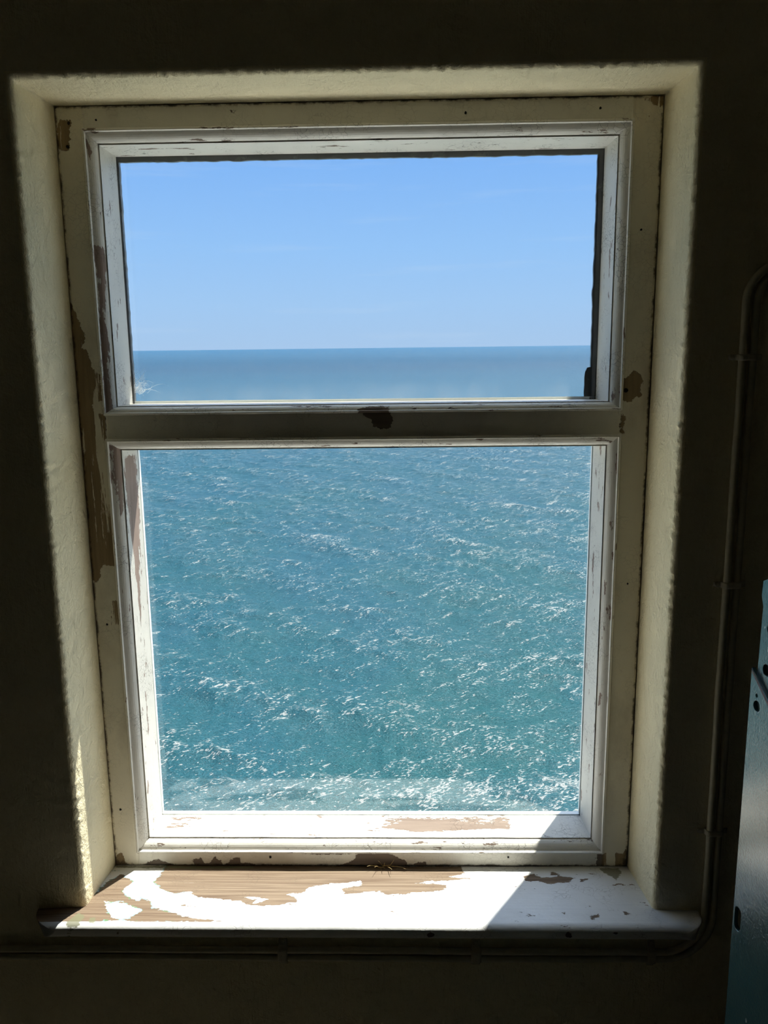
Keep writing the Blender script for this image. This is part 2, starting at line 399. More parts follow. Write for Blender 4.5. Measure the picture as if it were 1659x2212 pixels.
# ------------------------------------------------------------------ setting: wall with the window opening
WY = 1.144                      # room face of the wall
FY = 1.25                       # face of the window frame
OX0, OX1, OZ0, OZ1 = -0.4855, 0.3622, -0.8414, 0.3362    # opening at the frame
def ring_pts(x0, x1, z0, z1, y, step=0.004):
    n1 = 300; n2 = 220
    tx = np.linspace(0, 1, n2, endpoint=False); tz = np.linspace(0, 1, n1, endpoint=False)
    a = np.stack([x0+(x1-x0)*tx, np.full(n2, z1)], -1)
    b = np.stack([np.full(n1, x1), z1+(z0-z1)*tz], -1)
    c = np.stack([x1+(x0-x1)*tx, np.full(n2, z0)], -1)
    d = np.stack([np.full(n1, x0), z0+(z1-z0)*tz], -1)
    P = np.concatenate([a, b, c, d]); return np.stack([P[:, 0], np.full(len(P), y), P[:, 1]], -1)
def ring_norm():
    n1 = 300; n2 = 220
    return np.concatenate([np.tile([0, 0, 1.0], (n2, 1)), np.tile([1.0, 0, 0], (n1, 1)), np.tile([0, 0, -1.0], (n2, 1)), np.tile([-1.0, 0, 0], (n1, 1))])
RN = ring_norm(); NR = len(RN)
SPX0, SPX1, SPZ1 = -0.4955, 0.3725, 0.3410           # opening at the wall face
rr = 0.007
stations = []                   # (outward offset from the opening at the wall face, y, splay 0..1)
stations.append((0.0085, WY))
for k in range(9):
    t = k/8*math.pi/2; stations.append((rr*(1-math.sin(t)), WY+rr*(1-math.cos(t))))
stations = [(o, y) for o, y in stations]
for y in np.linspace(WY+rr+0.004, FY+0.088, 30): stations.append((0.0, y))
rings = []; per = np.arange(NR)*0.004
seam = np.concatenate([np.linspace(0, 1, 220), np.linspace(0, 1, 300), np.linspace(0, 1, 220), np.linspace(0, 1, 300)])
seam = np.clip(np.minimum(seam, 1-seam)*30, 0, 1)
for i, (o, y) in enumerate(stations):
    t = min(1, max(0, (y-WY)/(FY-WY)))
    x0 = SPX0+(OX0-SPX0)*t; x1 = SPX1+(OX1-SPX1)*t; z1 = SPZ1+(OZ1-SPZ1)*t; z0 = OZ0-0.012
    P = ring_pts(x0-o, x1+o, z0-o, z1+o, y)
    edge_r = math.exp(-((y-WY-0.003)/0.012)**2)
    rough_ = wob(per, 0.0007*edge_r+0.0001, 5, 45, 120, 12)+wob(per+y*3, 0.00022, 9, 20, 90, 8)
    if t > 0.9: rough_ = rough_*max(0, 1-(t-0.9)*8)
    P = P + RN*(rough_*seam)[:, None]*(0 if i == 0 else 1)
    rings.append(P)
ci = next(i for i, (o, y) in enumerate(stations) if y > WY+rr*0.5)
# main face of the wall, thick, with the outer reveal behind the window
EX0, EX1, EZ0, EZ1, EY = -0.53, 0.4005, -0.97, 0.47, 1.54
RX0, RX1, RZ0, RZ1 = -2.3, 1.9, -1.62, 1.15
def big_wall():
    V = list(rings[0]); F = []
    c = {}
    def add(p): V.append(p); return len(V)-1
    outer = [add((RX0, WY, RZ1)), add((RX1, WY, RZ1)), add((RX1, WY, RZ0)), add((RX0, WY, RZ0))]
    cs = [0, 220, 520, 740, 1040]
    for k in range(4):
        seg = [i % NR for i in range(cs[k], cs[k+1]+1)]
        F.append(tuple(seg[::-1])+(outer[k], outer[(k+1) % 4]))
    return V, F
V, F = big_wall()
wall = mesh('wall_front', V, F, MAT_WALL)
tag(wall, 'cream plaster wall in deep shade around the window', 'wall', kind='structure')
V = np.concatenate(rings); F = [f[::-1] for f in grid_faces(len(rings), NR, True)]
rev = mesh('reveal', V, F, MAT_REVEAL, wall, smooth=True)
rev['label'] = 'cream rough-plastered window reveal lit by the sky'
def frame_plate(x0, x1, z0, z1, X0, X1, Z0, Z1, y, flip=False):
    V = [(x0, y, z0), (x1, y, z0), (x1, y, z1), (x0, y, z1), (X0, y, Z0), (X1, y, Z0), (X1, y, Z1), (X0, y, Z1)]
    F = [(0, 1, 5, 4), (1, 2, 6, 5), (2, 3, 7, 6), (3, 0, 4, 7)]
    return V, F
yb = stations[-1][1]
o_in = frame_plate(OX0, OX1, OZ0-0.012, OZ1, EX0, EX1, EZ0, EZ1, yb)
def tunnel(x0, x1, z0, z1, ya, yc):
    V = [(x, y, z) for y in (ya, yc) for x, z in ((x0, z0), (x1, z0), (x1, z1), (x0, z1))]
    return V, [(0, 1, 5, 4), (1, 2, 6, 5), (2, 3, 7, 6), (3, 0, 4, 7)]
parts = [o_in, tunnel(EX0, EX1, EZ0, EZ1, yb, EY), frame_plate(EX0, EX1, EZ0, EZ1, -6, 6, -12, 5, EY)]
V, F = merge(parts)
ow = mesh('outer_wall', V, F, MAT_EXT, wall); ow['label'] = 'whitewashed outer face of the wall'
# white ledge added outside below the window to bounce sunlight onto the reveal (hidden from the viewer by the sill)
g_ = box('bounce_ledge', -3.5, 3.2, EY+0.01, 3.05, -2.35, -2.10, MAT_EXT)
tag(g_, 'unseen white ledge added below the window to bounce sunlight in', 'ledge', kind='structure')
# rest of the room
def plane(name, pts, mat, lab, cat):
    o = mesh(name, pts, [(0, 1, 2, 3)], mat); s = o.modifiers.new('thick', 'SOLIDIFY'); s.thickness = 0.12; s.offset = -1 
    tag(o, lab, cat, kind='structure'); return o
BY = -3.2
plane('wall_left', [(RX0, BY, RZ0), (RX0, WY, RZ0), (RX0, WY, RZ1), (RX0, BY, RZ1)], MAT_ROOM, 'dim wall left of the window, outside the picture', 'wall')
plane('wall_right', [(RX1, WY, RZ0), (RX1, BY, RZ0), (RX1, BY, RZ1), (RX1, WY, RZ1)], MAT_ROOM, 'dim wall right of the window, outside the picture', 'wall')
plane('wall_back', [(RX1, BY, RZ0), (RX0, BY, RZ0), (RX0, BY, RZ1), (RX1, BY, RZ1)], MAT_ROOM, 'dim wall behind the viewer', 'wall')
plane('floor', [(RX0, WY, RZ0), (RX0, BY, RZ0), (RX1, BY, RZ0), (RX1, WY, RZ0)], MAT_FLOOR, 'worn dark floor below the window', 'floor')
plane('ceiling', [(RX0, BY, RZ1), (RX0, WY, RZ1), (RX1, WY, RZ1), (RX1, BY, RZ1)], MAT_ROOM, 'dim ceiling above the window', 'ceiling')

# ------------------------------------------------------------------ setting: the window
win = empty('window_1', (0, FY, OZ0), kind='structure',
            label='old two-light wooden window with flaking white paint, looking out to sea', cat='window')
def part(o, label=None):
    loc_parent(o, win)
    if label: o['label'] = label
    return o
FX0, FX1, FZ0, FZ1 = -0.4842, 0.3604, -0.8400, 0.3348
JL, JR = -0.4462, 0.3200
UZ0, UZ1 = -0.0927, 0.3039       # upper opening
LZ0, LZ1 = -0.8160, -0.1327      # lower opening
def pxpoly(pts, Y=FY, off=(0, 0), sc=1.0):
    out = []
    for (a, b) in pts:
        p = at_y(off[0]+a/sc, off[1]+b/sc, Y); out.append((p[0], p[2]))
    return out
BARE_FACE = [
    pxpoly([(148, 648), (164, 675), (173, 699), (184, 730), (179, 751), (190, 763), (199, 793), (217, 808), (220, 865), (197, 873), (205, 889), (226, 896),
            (228, 930), (233, 954), (238, 1010), (243, 1070), (250, 1130), (252, 1224), (234, 1222), (222, 1217), (217, 1235), (214, 1254), (207, 1257), (199, 1250), (188, 1200), (176, 1100), (168, 1000), (160, 900), (152, 745)]),
    pxpoly([(610, 720), (650, 705), (700, 670), (735, 690), (765, 735), (745, 790), (755, 850), (720, 850), (670, 895), (620, 880), (585, 850), (580, 770)], off=(1159, 600), sc=3.318),
    pxpoly([(608, 945), (635, 1000), (628, 1060), (618, 1120), (600, 1120), (600, 1050)], off=(1159, 600), sc=3.318),
    pxpoly([(785, 225), (945, 225), (945, 245), (965, 290), (945, 345), (900, 350), (850, 335), (830, 290), (790, 275)], off=(500, 800), sc=2.765),
    pxpoly([(-30, 595), (5, 570), (40, 555), (55, 590), (140, 600), (140, 625), (-30, 625)], off=(500, 1650), sc=2.765),
    pxpoly([(660, 605), (730, 575), (760, 530), (960, 535), (1000, 565), (1045, 580), (1050, 630), (660, 630)], off=(500, 1650), sc=2.765),
    pxpoly([(1090, 590), (1165, 590), (1170, 625), (1090, 625)], off=(500, 1650), sc=2.765),
    pxpoly([(380, 528), (500, 545), (700, 540), (760, 528)], off=(500, 1650), sc=2.765),
    pxpoly([(180, 550), (210, 530), (260, 520), (330, 540), (370, 552), (370, 575), (180, 575)], off=(260, 1700), sc=3.318),
    pxpoly([(515, 520), (580, 510), (600, 545), (640, 540), (680, 500), (735, 550), (735, 575), (540, 575)], off=(260, 1700), sc=3.318),
    pxpoly([(800, 510), (840, 500), (860, 540), (970, 552), (970, 575), (800, 575)], off=(260, 1700), sc=3.318),
    pxpoly([(125, 262), (152, 262), (150, 325), (132, 325), (122, 310)]),
    pxpoly([(430, 645), (620, 640), (640, 600), (670, 700), (660, 755), (430, 745)], off=(1159, 1650), sc=3.318),
    pxpoly([(243, 1300), (262, 1295), (266, 1330), (258, 1352), (240, 1348)]),
    pxpoly([(1395, 212), (1440, 200), (1436, 232), (1405, 222)]),
    pxpoly([(245, 1855), (262, 1840), (280, 1880), (240, 1890)]),
]
def bare_at(X, Z, polys):
    d = np.full(X.shape, -25.0)
    for p in polys: d = np.maximum(d, sdf(p, X, Z)*1000)
    return np.clip(d, -25, 25)
def member(name, x0, x1, z0, z1, mat, y0=FY, y1=1.3355, step=0.003, label=None, seed=1):
    """a squared timber whose room face is a fine grid with gently wavy, eased edges"""
    nx = max(4, int((x1-x0)/step)); nz = max(4, int((z1-z0)/step))
    xs = np.linspace(x0, x1, nx+1); zs = np.linspace(z0, z1, nz+1)
    X, Z = np.meshgrid(xs, zs)
    e = np.minimum(np.minimum(X-x0, x1-X), np.minimum(Z-z0, z1-Z))
    Y = y0+np.where(e < 1e-6, 0.0009, 0)+wob(X+Z*0.7, 0.00025, seed, 3, 30)
    V = np.stack([X, Y, Z], -1).reshape(-1, 3)
    m_ = nx+1; n_ = nz+1
    F = [tuple(f) for f in grid_faces(n_, m_)]
    loop = [j for j in range(m_)]+[i*m_+nx for i in range(1, n_)]+[nz*m_+j for j in range(nx-1, -1, -1)]+[i*m_ for i in range(nz-1, 0, -1)]
    b = len(V); back = V[loop].copy(); back[:, 1] = y1
    V = np.concatenate([V, back]); L = len(loop)
    for k in range(L):
        F.append((loop[k], b+k, b+(k+1) % L, loop[(k+1) % L]))
    F.append(tuple(b+k for k in range(L)))
    at = bare_at(V[:, 0], V[:, 2], BARE_FACE)
    ed = np.minimum(np.minimum(V[:, 0]-FX0, FX1-V[:, 0]), np.minimum(V[:, 2]-FZ0, FZ1-V[:, 2]))*1000
    cd = np.minimum(np.hypot(V[:, 0]-FX0, V[:, 2]-FZ0), np.hypot(FX1-V[:, 0], V[:, 2]-FZ0))*1000     # dirt gathers in the lower corners
    gm = np.exp(-ed/2.6)*0.9+np.exp(-(cd/20)**2)*0.9
    return part(mesh(name, V, F, mat, attrs={'bare': at, 'grime': gm}), label)
member('frame_jamb', FX0, JL, FZ0, FZ1, MAT_JAMB, seed=2, label='left upright of the frame, paint flaked to ochre wood')
member('frame_jamb', JR, FX1, FZ0, FZ1, MAT_JAMB, seed=3)
member('frame_head', JL, JR, UZ1, FZ1, MAT_RAIL, seed=4, y0=FY+0.0003)
member('transom', JL, JR, LZ1, UZ0, MAT_RAIL, seed=5, y0=FY+0.0003, label='transom bar with a patch of bare dark wood')
member('bottom_rail', JL, JR, FZ0, LZ0, MAT_RAIL, seed=6, y0=FY+0.0003, label='bottom rail with paint flaked along its foot')

# profiled mouldings round each light, one length per side, mitred
PROF = [(-0.0035, 1.2512), (-0.0006, 1.2492), (0.0004, 1.2480), (0.0016, 1.2480), (0.0021, 1.2500), (0.0023, 1.2530), (0.0040, 1.2536), (0.0065, 1.2546), (0.0090, 1.2562),
        (0.0113, 1.2585), (0.0132, 1.2615), (0.0146, 1.2655), (0.0150, 1.2690), (0.0162, 1.2690), (0.0166, 1.2662), (0.0180, 1.2668), (0.0200, 1.2900), (0.0225, 1.3222), (-0.0035, 1.3222)]
def scaled(s1, s2):
    """s1 scales the curved part, s2 is the inset at the glass"""
    out = []
    for i, (u, y) in enumerate(PROF):
        if u < 0: out.append(u)
        elif i < 14: out.append(u*s1)
        else:
            t = (y-1.2662)/(1.3222-1.2662); a = 0.0166*s1
            out.append(a+(s2-a)*t if i < 18 else u)
    return out
def moulding(rect, offs, tagname, polys_by_side, seed):
    x0, x1, z0, z1 = rect; K = len(PROF); ys = [p[1] for p in PROF]
    for si, side in enumerate('LRTB'):
        n = int(((z1-z0) if side in 'LR' else (x1-x0))/0.003)
        t = np.linspace(0, 1, n+1)
        V = np.zeros((n+1, K, 3))
        for k in range(K):
            ul, ur, ut, ub = (offs[s][k] for s in 'LRTB')
            V[:, k, 1] = ys[k]
            if side in 'LR':
                V[:, k, 0] = x0+ul if side == 'L' else x1-ur
                V[:, k, 2] = (z0+ub)+(z1-ut-z0-ub)*t
            else:
                V[:, k, 2] = z0+ub if side == 'B' else z1-ut
                V[:, k, 0] = (x0+ul)+(x1-ur-x0-ul)*t
            if 0 < k < K-2:
                w = wob(t*(z1-z0 if side in 'LR' else x1-x0), 0.00035, seed*10+si, 4, 50)*np.clip(np.minimum(t, 1-t)*40, 0, 1)
                V[:, k, 1] += w
        F = grid_faces(n+1, K, True)+[tuple(range(K-1, -1, -1)), tuple(n*K+k for k in range(K))]
        V = V.reshape(-1, 3)
        at = np.full(len(V), -25.0)
        for kind, ps in polys_by_side.get(side, []):
            A, B = (V[:, 0], V[:, 2]) if kind == 'xz' else ((V[:, 0], V[:, 1]) if kind == 'xy' else (V[:, 1], V[:, 2]))
            at = np.maximum(at, sdf(ps, A, B)*1000)
        o = mesh('moulding', V, F, MAT_MOULD_V if side in 'LR' else MAT_MOULD_H, attrs={'bare': at})
        part(o)
def pz(pts, Z, off=(0, 0), sc=1.0):
    return [tuple(at_z(off[0]+a/sc, off[1]+b/sc, Z)[:2]) for a, b in pts]
up_off = {'L': scaled(0.95, 0.0205), 'R': scaled(0.95, 0.0215), 'T': scaled(1.0, 0.0210), 'B': scaled(0.62, 0.0100)}
lo_off = {'L': scaled(1.0, 0.0225), 'R': scaled(1.0, 0.0225), 'T': scaled(1.0, 0.0180), 'B': scaled(1.05, 0.0240)}
moulding((JL, JR, UZ0, UZ1), up_off, 'u', {
    'L': [('yz', [(1.25, -0.10), (1.2575, -0.10), (1.256, -0.03), (1.2595, 0.0), (1.256, 0.05), (1.261, 0.095), (1.2645, 0.12), (1.2645, 0.145), (1.25, 0.15), (1.2535, 0.1), (1.252, 0.03)])],
    'B': [('xz', pxpoly([(755, 226), (940, 216), (945, 262), (755, 262)], off=(500, 800), sc=2.765))]}, 1)
moulding((JL, JR, LZ0, LZ1), lo_off, 'l', {
    'L': [('yz', [(1.285, -0.16), (1.32, -0.16), (1.318, -0.26), (1.308, -0.35), (1.306, -0.42), (1.295, -0.50), (1.288, -0.42), (1.284, -0.33), (1.275, -0.26)]),
          ('yz', [(1.253, -0.14), (1.266, -0.14), (1.264, -0.23), (1.258, -0.25), (1.256, -0.215)]),
          ('yz', [(1.29, -0.55), (1.30, -0.55), (1.302, -0.63), (1.295, -0.66), (1.289, -0.62)])],
    'R': [('yz', [(1.29, -0.19), (1.296, -0.19), (1.296, -0.22), (1.29, -0.22)])],
    'B': [('xy', pz([(330, 345), (400, 322), (640, 320), (600, 345), (450, 362)], -0.795, (500, 1650), 2.765)),
          ('xy', pz([(815, 340), (900, 318), (1230, 322), (1659, 318), (1720, 330), (1659, 385), (1500, 385), (1300, 395), (1100, 400), (960, 385), (830, 370)], -0.795, (500, 1650), 2.765)),
          ('xy', pz([(0, 345), (120, 350), (100, 362), (0, 358)], -0.795, (500, 1650), 2.765)),
          ('xy', pz([(160, 385), (230, 400), (200, 440), (140, 420)], -0.795, (1159, 1650), 3.318))]}, 2)
# glass panes and the outer beads that hold them
def pane(name, x0, x1, z0, z1, lab):
    n = 60; xs = np.linspace(x0, x1, n); zs = np.linspace(z0, z1, n); X, Z = np.meshgrid(xs, zs)
    f = np.stack([X, np.full_like(X, 1.3226), Z], -1).reshape(-1, 3); b = f.copy(); b[:, 1] = 1.3252
    V = np.concatenate([f, b]); g = grid_faces(n, n); F = list(g)+[tuple(i+n*n for i in q[::-1]) for q in g]
    e = np.minimum(np.minimum(V[:, 0]-x0-0.018, x1-0.018-V[:, 0]), np.minimum(V[:, 2]-z0-0.02, z1-0.018-V[:, 2]))*1000
    part(mesh(name, V, F, MAT_GLASS, attrs={'edge': e}), lab)
pane('glass_pane', JL+0.003, JR-0.003, UZ0+0.003, UZ1-0.003, 'smaller upper pane, dusty at its edges')
pane('glass_pane', JL+0.003, JR-0.003, LZ0+0.003, LZ1-0.003, 'taller lower pane')
def bead_set(rect, u, mats, y0=1.3256, y1=1.3370, lab=None, jag=0.0, seed=0):
    x0, x1, z0, z1 = rect
    for side in 'LRTB':
        m_ = mats[side]; L = (z1-z0) if side in 'LR' else (x1-x0); n = int(L/0.006)
        t = np.linspace(0, 1, n+1)
        j = wob(t*L, jag if side in 'RTL' and m_ is MAT_BEAD_D else 0.0001, seed+ord(side), 8, 160, 12)
        j = np.abs(j)
        U = u[side]+j
        V = []
        for i in range(n+1):
            for (uu, yy) in ((0, y0), (U[i], y0), (U[i]-0.0012, y1), (0, y1)):
                if side in 'LR':
                    V.append((x0+uu if side == 'L' else x1-uu, yy, z0+L*t[i]))
                else:
                    V.append((x0+L*t[i], yy, z0+uu if side == 'B' else z1-uu))
        F = grid_faces(n+1, 4, True)+[(3, 2, 1, 0), tuple(n*4+k for k in range(4))]
        part(mesh('glazing_bead', V, F, m_, attrs={'bare': np.full(len(V), -25.0)}), lab if m_ is MAT_BEAD_D else None)
bead_set((JL, JR, UZ0, UZ1), dict(L=0.0225, R=0.0300, T=0.0275, B=0.0140), dict(L=MAT_BEAD_D, R=MAT_BEAD_D, T=MAT_BEAD_D, B=MAT_BEAD_W), lab='dark outer glazing putty', jag=0.0012, seed=3)
bead_set((JL, JR, LZ0, LZ1), dict(L=0.0226, R=0.0238, T=0.0180, B=0.0245), dict(L=MAT_BEAD_W, R=MAT_BEAD_W, T=MAT_BEAD_W, B=MAT_BEAD_W), seed=9)
# a lump of dark putty low on the upper pane's right side
LP = [(0.2925, -0.080), (0.2812, -0.080), (0.2806, -0.072), (0.2811, -0.062), (0.2808, -0.050), (0.2816, -0.041), (0.2832, -0.038), (0.2846, -0.0345), (0.2925, -0.033)]
V = [(x, 1.3258, z) for x, z in LP]+[(x+0.001, 1.333, z) for x, z in LP]; k_ = len(LP)
F = [tuple(range(k_)), tuple(range(2*k_-1, k_-1, -1))]+[(i, i+k_, (i+1) % k_+k_, (i+1) % k_) for i in range(k_)]
part(mesh('putty_lump', V, F, MAT_BEAD_D, attrs={'bare': np.full(2*k_, -25.0)}))
# outer frame timbers closing against the wall
for (a, b, c, d) in ((EX0+0.001, JL, EZ0+0.03, EZ1-0.001), (JR, EX1-0.001, EZ0+0.03, EZ1-0.001), (JL, JR, UZ1, EZ1-0.001), (JL, JR, LZ1, UZ0), (JL, JR, EZ0+0.03, LZ0)):
    o = mesh('outer_frame', *box_vf(a, b, 1.3385, 1.352, c, d), MAT_BEAD_W, attrs={'bare': np.full(8, -25.0)}); part(o)
# nail holes left in the face of the frame
for (u, v, r) in ((207, 259, 1.6), (1006, 243, 1.8), (1297, 233, 1.8), (1385, 496, 1.7), (1356, 1261, 1.5), (231, 1349, 1.8), (260, 1749, 1.8), (584, 1852, 2.2), (1098, 1852, 1.8), (148, 266, 2.2), (146, 317, 2.6), (1352, 843, 3.2)):
    p = at_y(u, v, FY-0.0006); V = []
    for k in range(10):
        a = k/10*6.283; q = r*0.001*random.uniform(0.75, 1.15); V.append((p[0]+q*math.cos(a), FY-0.0006, p[2]+q*math.sin(a)))
    V += [(x, FY+0.0005, z) for x, _, z in V]
    F = [tuple(range(9, -1, -1))]+[(k, (k+1) % 10, 10+(k+1) % 10, 10+k) for k in range(10)]
    part(mesh('nail_hole', V, F, MAT_DARK))

# ------------------------------------------------------------------ the sill
ZS = OZ0
SX0, SX1, SYF, SYB, SBOT = -0.568, 0.440, 1.1020, FY+0.004, ZS-0.0215
CRL, CRR = 0.040, 0.030
def sill_pxy(pts, off=(0, 0), sc=1.0): return [tuple(at_z(off[0]+a/sc, off[1]+b/sc, ZS)[:2]) for a, b in pts]
SILL_BARE = [
    sill_pxy([(344, 1917), (365, 1929), (384, 1931), (408, 1925), (429, 1938), (453, 1941), (519, 1946), (534, 1955), (573, 1956), (604, 1956), (619, 1950), (640, 1950), (641, 1941), (620, 1932), (655, 1928),
              (667, 1917), (691, 1912), (715, 1909), (746, 1907), (778, 1903), (782, 1912), (739, 1919), (746, 1930), (771, 1930), (800, 1925), (822, 1925), (829, 1932), (869, 1932), (898, 1927), (948, 1925), (966, 1919),
              (963, 1912), (934, 1909), (894, 1909), (927, 1903), (966, 1903), (981, 1900), (1017, 1898), (970, 1894), (1003, 1887), (995, 1872), (360, 1866), (345, 1890), (330, 1905)]),
    sill_pxy([(291, 1903), (273, 1915), (264, 1927), (282, 1939), (300, 1945), (303, 1936), (327, 1948), (330, 1960), (366, 1969), (394, 1978), (424, 1984), (478, 1989), (442, 1991), (381, 1991), (321, 1993), (231, 1988),
              (195, 1996), (177, 1999), (110, 2000), (60, 1985), (50, 1950), (183, 1950), (231, 1905), (261, 1888)]),
    sill_pxy([(640, 118), (700, 105), (745, 125), (850, 120), (945, 130), (905, 155), (780, 165), (740, 150), (650, 147)], (900, 1850), 2.765),
    sill_pxy([(800, 88), (855, 108), (800, 114)], (900, 1850), 2.765),
    sill_pxy([(975, 138), (1045, 128), (985, 150)], (900, 1850), 2.765),
    sill_pxy([(1030, 355), (1085, 345), (1090, 360), (1050, 375)], (900, 1850), 2.765),
    sill_pxy([(1235, 325), (1280, 345), (1240, 350)], (900, 1850), 2.765),
    sill_pxy([(865, 335), (890, 335), (885, 346)], (900, 1850), 2.765),
    sill_pxy([(435, 842), (465, 843), (470, 850), (440, 850)], (260, 1700), 3.318),
]
SILL_ISLE = [
    sill_pxy([(225, 1948), (261, 1948), (291, 1960), (306, 1966), (276, 1984), (243, 1984), (231, 1963)]),
    sill_pxy([(890, 790), (960, 790), (1060, 805), (1020, 825), (960, 840), (945, 830), (980, 815), (920, 800)], (260, 1700), 3.318),
    sill_pxy([(560, 800), (640, 800), (600, 830)], (500, 1650), 2.765),
]
MOSS = [sill_pxy([(1080, 66), (1205, 70), (1225, 100), (1190, 140), (1150, 112), (1120, 100)], (900, 1850), 2.765),
        sill_pxy([(300, 1140), (400, 1070), (440, 1090), (400, 1150), (310, 1160)], (50, 1650), 3.318),
        sill_pxy([(480, 1105), (520, 1100), (520, 1140), (470, 1140)], (50, 1650), 3.318),
        sill_pxy([(670, 742), (1000, 748), (1200, 752), (1650, 748), (1650, 735), (670, 730)], (50, 1650), 3.318)]
def build_sill():
    nx = 500; xs = np.linspace(0, 1, nx+1)
    # section from back to front: top, rounded nose, face, underside
    sec = [(SYB, 0.0)]
    ys = np.linspace(SYB, SYF+0.0125, 72)
    sec = [('t', y, 0.0) for y in ys]
    for k in range(1, 9):
        t = k/8*math.pi*0.5; sec.append(('n', SYF+0.0125-0.0125*math.sin(t)*1.0, -(0.0085)*(1-math.cos(t))))
    sec += [('n', SYF+0.0002, -0.014), ('n', SYF+0.0012, -0.0190), ('n', SYF+0.0040, -0.0215), ('n', WY+0.02, -0.0215)]
    def inset(y):          # how far the ends pull in towards the front (rounded horns) or behind the wall face
        d = y-SYF
        def c(R): return R-math.sqrt(max(0, R*R-(R-min(max(d, 0), R))**2))
        return c(CRL), c(CRR)
    V = []
    for (k, y, dz) in sec:
        l, r = inset(y)
        if k == 'n' and y > SYF+0.02: l = r = 0
        X = SX0+l+(SX1-r-SX0-l)*xs
        if y > WY-0.0005 and k == 't': X = np.clip(X, OX0-0.0095, OX1+0.0098)   # inside the reveal
        z = ZS+dz+wob(X*1.0+y*2, 0.0003, 31, 2, 20)*(1 if dz > -0.012 else 0.3)
        sag = -0.0015*np.exp(-((X-SX0)/0.03)**2)-0.0015*np.exp(-((X-SX1)/0.03)**2)
        V.append(np.stack([X, np.full_like(X, y), z+sag], -1))
    V = np.concatenate(V); m_ = nx+1; n_ = len(sec)
    F = grid_faces(n_, m_)
    F.append(tuple(i*m_ for i in range(n_))); F.append(tuple(i*m_+nx for i in range(n_-1, -1, -1)))
    X, Y = V[:, 0], V[:, 1]
    d = np.full(len(V), -25.0)
    for p in SILL_BARE: d = np.maximum(d, sdf(p, X, Y)*1000)
    for p in SILL_ISLE: d = np.minimum(d, -sdf(p, X, Y)*1000)
    d = np.where(Y < SYF+0.009, -25, d)
    mo = np.full(len(V), -25.0)
    for p in MOSS: mo = np.maximum(mo, sdf(p, X, Y)*1000)
    tint = np.clip((-0.34-X)/0.05, 0, 1)
    o = mesh('window_sill', V, [f[::-1] for f in F], MAT_SILL, smooth=True, attrs={'bare': np.clip(d, -25, 25), 'moss': mo, 'tint': tint})
    part(o, 'wooden sill, white paint peeled to bare grey-brown wood on the left')
build_sill()
# chipped dark spots on the sill's front edge
for (u, v, w, h) in ((930, 2020, 11, 8), (1228, 2020, 9, 8), (1330, 2016, 6, 3)):
    p = at_y(u, v, SYF-0.0004); k = 0.00062; V = []
    for i in range(12):
        a = i/12*6.283; q = random.uniform(0.7, 1.15); V.append((p[0]+w*k*q*math.cos(a), SYF-0.0004, p[2]+h*k*q*math.sin(a)))
    V += [(x, SYF+0.004, z) for x, _, z in V]
    F = [tuple(range(11, -1, -1))]+[(i, (i+1) % 12, 12+(i+1) % 12, 12+i) for i in range(12)]
    part(mesh('paint_chip', V, F, MAT_CUT), 'dark hole where paint has chipped from the sill edge')

# ------------------------------------------------------------------ cables and their clips
def arc(cx, cz, r, a0, a1, n=14):
    return [(cx+r*math.cos(a), cz+r*math.sin(a)) for a in np.linspace(a0, a1, n)]
def cable(xv, rtop, zh, rbot, rad, ctop, cbot, label, seed):
    pts = [(RX1-0.02, ctop[1]+rtop)]+[(x, ctop[1]+rtop) for x in np.linspace(1.6, ctop[0]+0.05, 10)]
    pts += arc(ctop[0], ctop[1], rtop, math.pi/2, math.pi)
    pts += [(xv, z) for z in np.linspace(ctop[1]-0.02, cbot[1]+0.02, 40)]
    pts += arc(cbot[0], cbot[1], rbot, 0, -math.pi/2)
    pts += [(x, zh) for x in np.linspace(cbot[0]-0.02, RX0+0.02, 90)]
    P = np.array([(x, WY-rad-0.0008, z) for x, z in pts])
    s = np.concatenate([[0], np.cumsum(np.linalg.norm(np.diff(P, axis=0), axis=1))])
    w = wob(s, 0.0009, seed, 1.2, 9, 6)
    P[:, 2] += w*np.clip((P[:, 2] < zh+0.01), 0, 1)
    P[:, 0] += w*np.where((np.abs(P[:, 0]-xv) < 1e-4), 1, 0)
    V, F = tube(P, rad, 14)
    o = mesh('cable', V, F, MAT_CABLE, smooth=True)
    tag(o, label, 'cable', 'painted cables clipped round the window')
cable(0.4475, 0.050, -0.9095, 0.060, 0.00525, (0.4975, 0.052), (0.3875, -0.8495), 'cream-painted cable nearer the window, upper of the pair under the sill', 1)
cable(0.4612, 0.0363, -0.9230, 0.0737, 0.0050, (0.4975, 0.052), (0.3875, -0.8493), 'cream-painted cable farther from the window, lower of the pair under the sill', 2)
